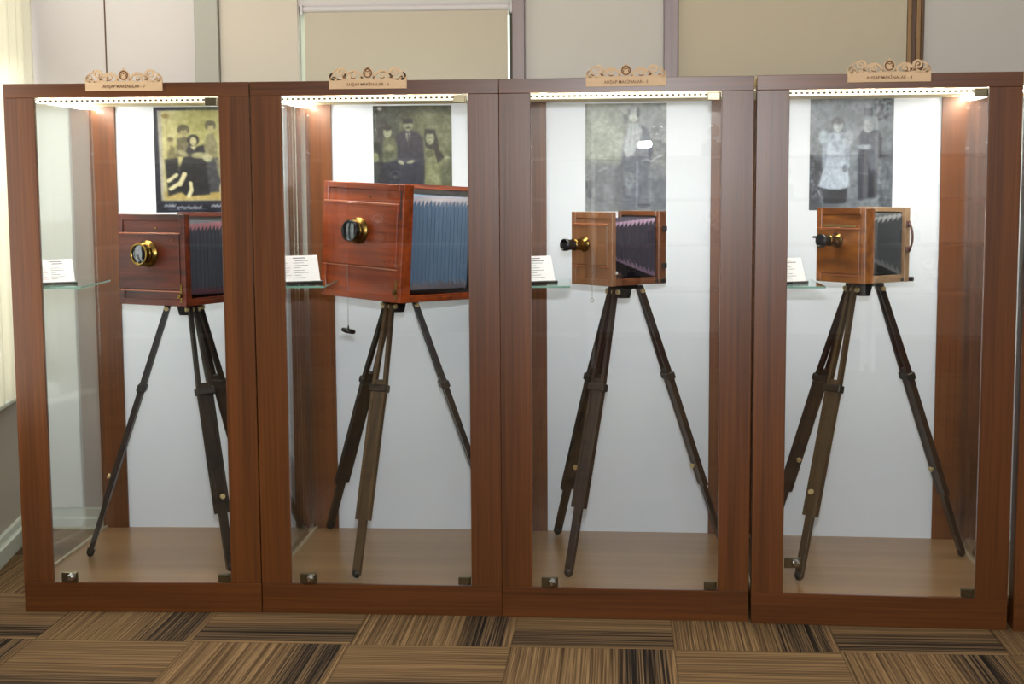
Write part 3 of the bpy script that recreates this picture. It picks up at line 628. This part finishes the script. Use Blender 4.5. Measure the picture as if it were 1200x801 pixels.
# ---------------------------------------------------------------- tripods
M['legdark']=wood('dark_stained_leg',rgb(13,9,8),rgb(36,25,18),'z',rough=.4,fine=60,long=5)
M['legbrown']=wood('worn_brown_leg',rgb(38,27,16),rgb(96,72,42),'z',rough=.45,fine=60,long=5)
M['legred']=wood('reddish_dark_leg',rgb(18,10,8),rgb(54,32,22),'z',rough=.4,fine=60,long=5)
def tripod(c,ax,ay,zt,feet,label):
    a=CAB[c][2]; r=empty('tripod',cw(c,ax,ay,ZF),(0,0,a),label,'tripod','wooden camera tripods'); H=zt-ZF
    b=B(); n=6; b.hprism([(.058*math.cos(2*math.pi*(i+.5)/n),.058*math.sin(2*math.pi*(i+.5)/n)) for i in range(n)],H-.016,H)
    b.cyl((0,0,H-.05),(0,0,H-.016),.022,.03,n=16); b.build('head',M['iron'],r)
    for fx,fy,mt,(cf,rf,kf),side in feet:
        d=Vector((fx-ax,fy-ay,0)); u=d.normalized(); h=Vector((u.x*.062,u.y*.062,H-.022)); foot=Vector((d.x,d.y,.0))
        Z=(foot-h); Lg=Z.length; Z.normalize(); X=Vector((-u.y,u.x,0)); Y=Z.cross(X)
        if Y.dot(u)<0: Y=-Y; 
        X=Y.cross(Z)
        mw=Matrix(((X.x,Y.x,Z.x,h.x),(X.y,Y.y,Z.y,h.y),(X.z,Y.z,Z.z,h.z),(0,0,0,1)))
        tw=.0095
        Lg-=.004
        b=B()
        for s in (-1,1):
            for z0,z1,x0,x1 in ((-.012,cf*Lg,.009,.021),(cf*Lg,rf*Lg,.021,.021)):
                v=[]
                for z,x in ((z0,x0),(z1,x1)):
                    for dx,dy in ((-.0062,-tw),(.0062,-tw),(.0062,tw),(-.0062,tw)): v.append((s*x+dx,dy,z))
                b.add(v,[(0,1,2,3),(4,5,6,7),(0,1,5,4),(1,2,6,5),(2,3,7,6),(3,0,4,7)])
        leg=b.build('leg',M[mt],r,mw)
        b=B(); b.box(-.0145,.0145,-.0085,.0085,cf*Lg-.03,Lg-.012,.0015); b.build('sliding_section',M[mt],leg)
        b=B(); b.box(-.034,.034,-.015,.015,cf*Lg-.013,cf*Lg+.013,.003); b.build('clamp_block',M['blackleg'] if mt!='legbrown' else M['legdark'],leg)
        b=B(); sy=side; z=kf*Lg
        b.cyl((0,sy*.0085,z),(0,sy*.018,z),.0035,n=8); b.cyl((0,sy*.016,z),(0,sy*.023,z),.0095,.009,n=14); b.box(-.010,.010,sy*.019-.0015,sy*.019+.0015,z-.003,z+.003); b.build('brass_knob',M['knob'],leg)
        b=B(); b.cyl((-.027,0,.004),(.027,0,.004),.008,n=14); b.build('pivot_bolt',M['knob'],leg)
        # foot cut flat: small ferrule
        b=B(); b.lathe((0,0,Lg-.030),(0,0,1),[(0,.0005),(0,.0145),(.018,.0135),(.027,.007),(.0275,.0005)],n=14); b.build('foot_tip',M['iron'],leg)
    return r
M['blackleg']=mat('black_clamp',rgb(28,22,19),rough=.5)
tripod(0,.455,.44,1.006,[(.088,.392,'legdark',(.32,.78,.68),1),(.655,.190,'legdark',(.32,.78,.72),1),(.640,.745,'legdark',(.32,.8,.7),1)],
  'almost black wooden tripod under the dark red mahogany camera, right legs behind the post')
tripod(1,.402,.44,1.016,[(.060,.835,'legdark',(.32,.78,.66),1),(.292,.122,'legbrown',(.31,.79,.69),-1),(.760,.560,'legdark',(.32,.78,.68),1)],
  'tripod with one worn brown front leg under the largest camera')
tripod(2,.389,.44,1.066,[(.132,.787,'legdark',(.34,.80,.70),-1),(.205,.176,'legred',(.34,.76,.655),-1),(.755,.590,'legred',(.32,.74,.66),-1)],
  'reddish dark wooden tripod under the camera with plum bellows')
tripod(3,.388,.44,1.076,[(.105,.800,'legred',(.34,.80,.66),-1),(.164,.205,'legbrown',(.345,.78,.70),1),(.772,.588,'legred',(.32,.76,.66),-1)],
  'tripod with a worn olive-brown front leg under the amber walnut camera')
# hanging lens cap and chain
b=B(); b.lathe((0,0,0),(.25,0,1),[(-.006,.0005),(-.006,.020),(-.004,.025),(.004,.025),(.007,.021),(.008,.0005)],n=24)
b.cyl((0,0,.006),(0,0,.020),.004,.002,n=10)
o=b.build('lens_cap',M['lensblk'])
o.location=cw(1,.249,.30,.912); tag(o,'black round lens cap dangling on a thin cord under the largest camera','lens cap')
b=B(); b.tube([(0,0,.02),(0.001,0,.12),(.000,0,.24),(.004,0.008,.292)],.0008,6); b.build('cord',M['cord'],o)
b=B(); n=30
for i in range(n): z=.006+.165*i/n; b.tube([(.001*(i%2),0,z),(.001*(1-i%2),0,z+.0052)],.0009,5)
o=b.build('pull_chain',M['nickel']); o.location=cw(2,.284,.30,1.018)
tag(o,'thin metal pull chain with a ring hanging from the brass lens turned far left','chain')
b=B(); b.tube([(.006*math.cos(t*math.pi/6),0,.006*math.sin(t*math.pi/6)) for t in range(13)],.0011,6); b.build('ring',M['nickel'],o)
# ---------------------------------------------------------------- info cards
def card(c,x,y,yaw,words,label,k=1.0):
    z=1.0862
    r=empty('info_card',cw(c,x,y,z),(0,0,CAB[c][2]+R(yaw)),label,'card','white information cards on the glass corner shelves'); r.scale=(k,k,k)
    b=B(); b.box(-.064,.064,-.014,.030,0,.008,.0015); b.build('base',M['cardbase'],r)
    mw=Matrix.Translation((0,-.006,.0075))@Matrix.Rotation(R(-24),4,'X')
    b=B(); b.box(-.058,.058,0,.0025,0,.082,.0004); cd=b.build('card_sheet',M['card'],r,mw)
    ink=B(); k=0
    for i in range(9):
        z0=.074-.0078*i; 
        if i<2:
            ink.m=0; ink.box(-.018+.006*i,.020+.004*i*words,-.0004,.0001,z0-.0016,z0+.0012)
        else:
            ink.m=1; ink.box(-.050,-.050+.014+.008*((i*words)%3)/2,-.0004,.0001,z0-.0007,z0+.0006)
            ink.m=0; ink.box(-.018,-.018+.02+.012*((i+words)%3),-.0004,.0001,z0-.0007,z0+.0006)
    ink.build('printed_lines',[M['ink'],M['inkred']],cd)
card(0,.098,.155,33,1,'white information card on the glass shelf of the leftmost cabinet')
card(1,.120,.150,27,2,'white information card on the glass shelf left of the largest camera',1.12)
card(2,.108,.150,27,3,'white information card on the glass shelf under plaque 5',1.08)
card(3,.118,.150,27,4,'white information card on the glass shelf left of the amber walnut camera')
# ---------------------------------------------------------------- room
YB=1.15; XR=4.6; YF=-6.9; ZT=2.75
b=B(); b.box(-3.7,XR+.1,YF-.1,YB+.1,-.05,0); struct(b.build('floor',M['carpet']))
b=B(); b.box(-3.7,XR+.1,YF-.1,YB+.1,ZT,ZT+.05); struct(b.build('ceiling',M['ceiling']))
b=B(); b.box(-1.6,-.085,YB,YB+.12,0,ZT); b.box(.79,XR+.1,YB,YB+.12,0,ZT); b.box(-.085,.79,YB,YB+.12,0,.95); b.box(-.085,.79,YB,YB+.12,2.115,ZT)
struct(b.build('wall_back',M['wallw']))
b=B(); b.box(-3.7,XR+.1,YF-.1,YF,0,ZT); struct(b.build('wall_front',M['ceiling']))
b=B(); b.box(XR,XR+.1,YF,YB,0,ZT); struct(b.build('wall_right',M['wallb']))
# splayed left wall
ang=math.atan2(.178,1.0); LW=Matrix.Translation((-1.140,.48,0))@Matrix.Rotation(ang,4,'Z')
b=B(); b.box(-.12,0,-1.6,.75,0,.60); b.box(-.12,0,-1.6,.75,2.2,ZT); b.box(-.12,0,-1.6,-1.3,.6,2.2); b.box(-.12,0,.62,.75,.6,2.2)
o=b.build('wall_left',M['wallb']); o.matrix_world=LW; struct(o)
b=B(); b.box(-3.7,-3.6,YF-.1,-1.15,0,ZT); b.box(-3.7,-.93,-1.15,-1.07,0,ZT); o=b.build('wall_left',M['wallb']); struct(o)
# left window
b=B(); frame_w=.05
for y0,y1 in ((-1.3,-1.25),(-.36,-.31),(.57,.62)): b.box(-.09,-.04,y0,y1,.6,2.2,.003)
b.box(-.09,-.04,-1.25,.57,.6,.65,.003); b.box(-.09,-.04,-1.25,.57,2.15,2.2,.003); o=b.build('window_2',M['pvc']); o.matrix_world=LW; struct(o)
g=B(); g.box(-.075,-.07,-1.25,.57,.65,2.15); g.build('pane',M['dayw'],o)  # bare stretch past the curtain is unseen, left open for extra daylight
b=B(); b.box(0,.055,-1.5,.66,.585,.62,.012); o=b.build('trim_6',M['pvc']); o.matrix_world=LW; struct(o)
b=B()
b.box(.0,.035,-1.5,.66,0,.07,.004); b.box(.0,.018,-1.5,.66,.07,.10,.004)
o=b.build('baseboard_left',M['pvc']); o.matrix_world=LW; struct(o)
# curtain, stretched to the corner so its glow reaches the back wall
b=B(); n=60; v=[];f=[]
for i in range(n+1):
    y=-.15+.79*i/n; x=.085+.018*math.sin(i*.62)+.006*math.sin(i*1.7)
    for z in (.635,1.3,2.45): v.append((x,y,z))
m0=len(v); v+= [(x+.002,y,z) for x,y,z in v]
for s in (0,m0):
    for i in range(n):
        for k in (0,1): f.append((s+i*3+k,s+(i+1)*3+k,s+(i+1)*3+k+1,s+i*3+k+1))
b.add(v,f,True); cmat=M['curtain']; nt=cmat.node_tree; tr=nt.nodes.new('ShaderNodeBsdfTranslucent'); tr.inputs['Color'].default_value=rgb(240,238,222)
mx=nt.nodes.new('ShaderNodeMixShader'); mx.inputs[0].default_value=.42; nt.links.new(nt.nodes['Principled BSDF'].outputs[0],mx.inputs[1]); nt.links.new(tr.outputs[0],mx.inputs[2]); nt.links.new(mx.outputs[0],nt.nodes['Material Output'].inputs['Surface'])
o=b.build('curtain',cmat); o.matrix_world=LW; tag(o,'cream curtain hanging over the window at the left edge','curtain')
b=B(); b.tube([(.085,-1.4,2.46),(.085,.645,2.46)],.009,10); b.build('curtain_rod',M['nickel'],o)
# back wall pieces  (x, z as measured on the wall plane)
def strip(name,x0,x1,z0,z1,t,m,y=YB,bev=.002):
    b=B(); b.box(x0,x1,y-t,y,z0,z1,bev); return struct(b.build(name,m))
strip('trim_1',-.50,-.405,.0,ZT,.030,M['wallg'])
strip('brightening_panel',-1.24,-1.03,.09,1.74,.02,M['paintw'])  # pale panel added to brighten the wall seen through the side glass
strip('trim_7',-.403,-.088,.0,ZT,.012,M['wallb'])
strip('trim_2',.765,.812,0,ZT,.035,M['mauve'])
strip('trim_3',1.355,1.408,0,ZT,.035,M['mauve'])
b=B(); b.box(2.285,2.300,YB-.022,YB,.8,2.7,.003); b.box(2.318,2.335,YB-.022,YB,.8,2.7,.003); b.m=1; b.box(2.300,2.318,YB-.012,YB,.8,2.7,.002); b.box(2.335,2.345,YB-.030,YB,.8,2.7,.002)
struct(b.build('trim_4',[M['gold'],M['golddark']]))
strip('trim_5',-.873,-.868,.1,ZT,.003,M['golddark'],bev=0)
b=B(); b.box(-1.25,XR,YB-.018,YB,0,.09,.004); b.box(-1.25,XR,YB-.032,YB,0,.05,.004); struct(b.build('baseboard_back',M['pvc']))
o=B().box(.814,1.353,YB-.010,YB-.0005,.1,2.65,.002).build('wall_panel',M['board2']); tag(o,'light grey wall panel between two mauve posts above the middle cabinets','panel')
o=B().box(2.348,3.6,YB-.010,YB-.0005,.1,2.65,.002).build('wall_panel',M['board2']); tag(o,'light grey wall panel at the top right corner, right of the gold moulding','panel')
o=B().box(1.41,2.284,YB-.012,YB-.0005,.82,2.68,.002).build('notice_board',M['board']); tag(o,'beige board with a round printed seal cut off at the top edge','board')
b=B(); cx,cz,r0=1.815,2.252,.150
for k in range(80):
    t=2*math.pi*k/80
    if k%9==4: continue
    ri,ro=(.118,.138)
    b.add([(cx+math.cos(t-.018)*ri,YB-.0125,cz+math.sin(t-.018)*ri),(cx+math.cos(t+.018)*ri,YB-.0125,cz+math.sin(t+.018)*ri),(cx+math.cos(t+.018)*ro,YB-.0125,cz+math.sin(t+.018)*ro),(cx+math.cos(t-.018)*ro,YB-.0125,cz+math.sin(t-.018)*ro),
           (cx+math.cos(t-.018)*ri,YB-.012,cz+math.sin(t-.018)*ri),(cx+math.cos(t+.018)*ri,YB-.012,cz+math.sin(t+.018)*ri),(cx+math.cos(t+.018)*ro,YB-.012,cz+math.sin(t+.018)*ro),(cx+math.cos(t-.018)*ro,YB-.012,cz+math.sin(t-.018)*ro)],
          [(0,1,2,3),(4,7,6,5),(0,4,5,1),(2,6,7,3),(1,5,6,2),(0,3,7,4)])
b.build('seal_print',M['seal'],o)
# window 1 with roller blind
b=B(); b.box(-.085,-.060,YB+.02,YB+.09,.95,2.115,.003); b.box(.765,.79,YB+.02,YB+.09,.95,2.115,.003); b.box(-.060,.765,YB+.02,YB+.09,.95,.99,.003); b.box(-.060,.765,YB+.02,YB+.09,2.075,2.115,.003)
w=b.build('window_1',M['pvc']); struct(w)
b=B(); b.box(-.060,.765,YB+.05,YB+.055,.99,2.075); b.build('pane',M['day'],w)
b=B(); b.box(.752,.764,YB-.002,YB+.02,1.55,2.09); struct(b.build('trim_8',M['darkframe']))
rb=empty('roller_blind',(.345,YB-.01,2.08),(0,0,0),'beige roller blind pulled down over the window above the second cabinet','blind')
b=B(); b.box(-.405,.400,.0,.0025,-.29,.02); b.build('fabric',M['blind'],rb)  # fabric cut short out of view so daylight spills behind the cabinets
b=B(); b.cyl((-.408,.004,.022),(.404,.004,.022),.013,n=20); b.build('roller_tube',M['blindtube'],rb)
for x in (-.420,.410):
    b=B(); b.box(x,x+.010,-.012,.02,-.002,.04,.002); b.build('bracket',M['blindtube'],rb)
# ---------------------------------------------------------------- shelving behind the photographer (seen mirrored in the glass)
def shelf_unit(x0,w,label,um):
    r=empty('shelf_unit',(x0,YF+.02,0),(0,0,0),label,'shelf','white shelf units facing the cabinets'); 
    b=B(); b.box(0,w,0,.015,.22,2.3); b.build('back_panel',um,r)
    for x in (0,w-.03): b=B(); b.box(x,x+.03,0,.42,0,2.3,.002); b.build('side_panel',um,r)
    b=B(); b.box(.03,w-.03,.015,.42,0,.24,.002); b.build('plinth',M['lam_h'],r)
    for z in (.60,.95,1.29,1.61,2.27): b=B(); b.box(.03,w-.03,.015,.41,z-.022,z,.001); b.build('shelf_board',M['unitsh'],r)
    return r
M['unitw']=mat('unit_white',rgb(232,232,230),rough=.6); M['unitsh']=mat('unit_shelf',rgb(120,110,104),rough=.5)
for i,(x0,lb) in enumerate(((-2.75,'brown shelf unit reflected faintly in the leftmost cabinet'),(-1.0,'brown shelf unit reflected faintly in the glass of the second cabinet'),(.75,'white shelf unit reflected faintly in the middle cabinets'),(2.5,'white shelf unit reflected faintly in the right cabinet'))):
    shelf_unit(x0,1.70,lb,M['lam_v'] if i<2 else M['unitw'])
def table_camera():
    r=empty('small_camera',(0,0,0)); b=B(); b.box(-.07,.07,-.04,.04,0,.10,.012); b.box(-.03,.03,-.03,.03,.10,.125,.008); b.build('body',M['lensblk'],r)
    b=B(); b.lathe((0,.04,.05),(0,1,0),[(0,.036),(.02,.036),(.022,.030),(.05,.030),(.05,.024),(.045,.001)],n=20); b.build('lens',M['nickel'],r)
    b=B(); b.lathe((.0,.03,.19),(0,1,0),[(-.02,.001),(-.018,.025),(.0,.05),(.004,.05),(-.012,.02),(-.014,.001)],n=20); b.cyl((0,0,.12),(0,0.01,.16),.008,n=8); b.build('flash_dish',M['chrome'],r); return r
pc=None
for z in (.60,.95,1.29,1.61):
    for x in (-.62,.05,1.15,1.75,2.85,3.45):
        o=table_camera() if pc is None else copy_tree(pc)
        pc=pc or o
        o.location=(x+.1*math.sin(z*9+x*5),YF+.27,z); o.rotation_euler=(0,0,.4*math.sin(x*7+z*3))
        tag(o,'small black camera with a round flash dish on white shelf, mirrored in the glass','camera','small cameras on the shelf units')
# ---------------------------------------------------------------- lights
def area(name,loc,rot,sx,sy,e,col=(1,1,1)):
    l=bpy.data.lights.new(name,'AREA'); l.shape='RECTANGLE'; l.size=sx; l.size_y=sy; l.energy=e; l.color=col
    o=bpy.data.objects.new(name,l); COL.objects.link(o); o.location=loc; o.rotation_euler=rot; return o
area('ceiling_fill_near',(1.2,-2.6,ZT-.02),(0,0,0),2.4,.5,9,(1,.95,.88))  # unseen source added as general room fill
area('ceiling_fill_shelves',(1.2,-5.6,ZT-.02),(0,0,0),3.2,.5,75,(1,.97,.93))  # unseen source added to brighten the shelves mirrored in the glass
area('ceiling_fill_corner',(-1.0,.45,ZT-.02),(0,0,0),.3,.9,9,(1,1,.96))  # unseen source added to lift the dark wall beside the left cabinet
area('ceiling_fill_back',(1.3,.2,ZT-.02),(0,0,0),3.6,.3,8,(1,.97,.93))  # unseen source added to wash the upper back wall
# ---------------------------------------------------------------- camera and its flash
f=1711.79; yaw,pitch,roll=.0725,.1084,-.0062; C0=Vector((1.176,-4.6653,1.4163))
F=Vector((-math.sin(yaw)*math.cos(pitch),math.cos(yaw)*math.cos(pitch),-math.sin(pitch))); Rr=Vector((math.cos(yaw),math.sin(yaw),0)); U=Rr.cross(F)
R2=math.cos(roll)*Rr+math.sin(roll)*U; U2=-math.sin(roll)*Rr+math.cos(roll)*U
cam=bpy.data.cameras.new('camera'); co=bpy.data.objects.new('camera',cam); COL.objects.link(co); S.camera=co
cam.sensor_fit='HORIZONTAL'; cam.sensor_width=36; cam.lens=f*36/1200; cam.clip_start=.05; cam.clip_end=60
co.matrix_world=Matrix(((R2.x,U2.x,-F.x,C0.x),(R2.y,U2.y,-F.y,C0.y),(R2.z,U2.z,-F.z,C0.z),(0,0,0,1)))
fl=bpy.data.lights.new('camera_flash','AREA'); fl.shape='RECTANGLE'; fl.size=.07; fl.size_y=.045; fl.energy=150; fl.color=(.93,.97,1)
fo=bpy.data.objects.new('camera_flash',fl); COL.objects.link(fo); fo.location=C0+Vector((.01,.03,.235)); fo.rotation_euler=(R(134),0,yaw)
wd=bpy.data.worlds.new('world'); S.world=wd; wd.use_nodes=True; wd.node_tree.nodes['Background'].inputs[0].default_value=(.9,.95,1,1); wd.node_tree.nodes['Background'].inputs[1].default_value=.3
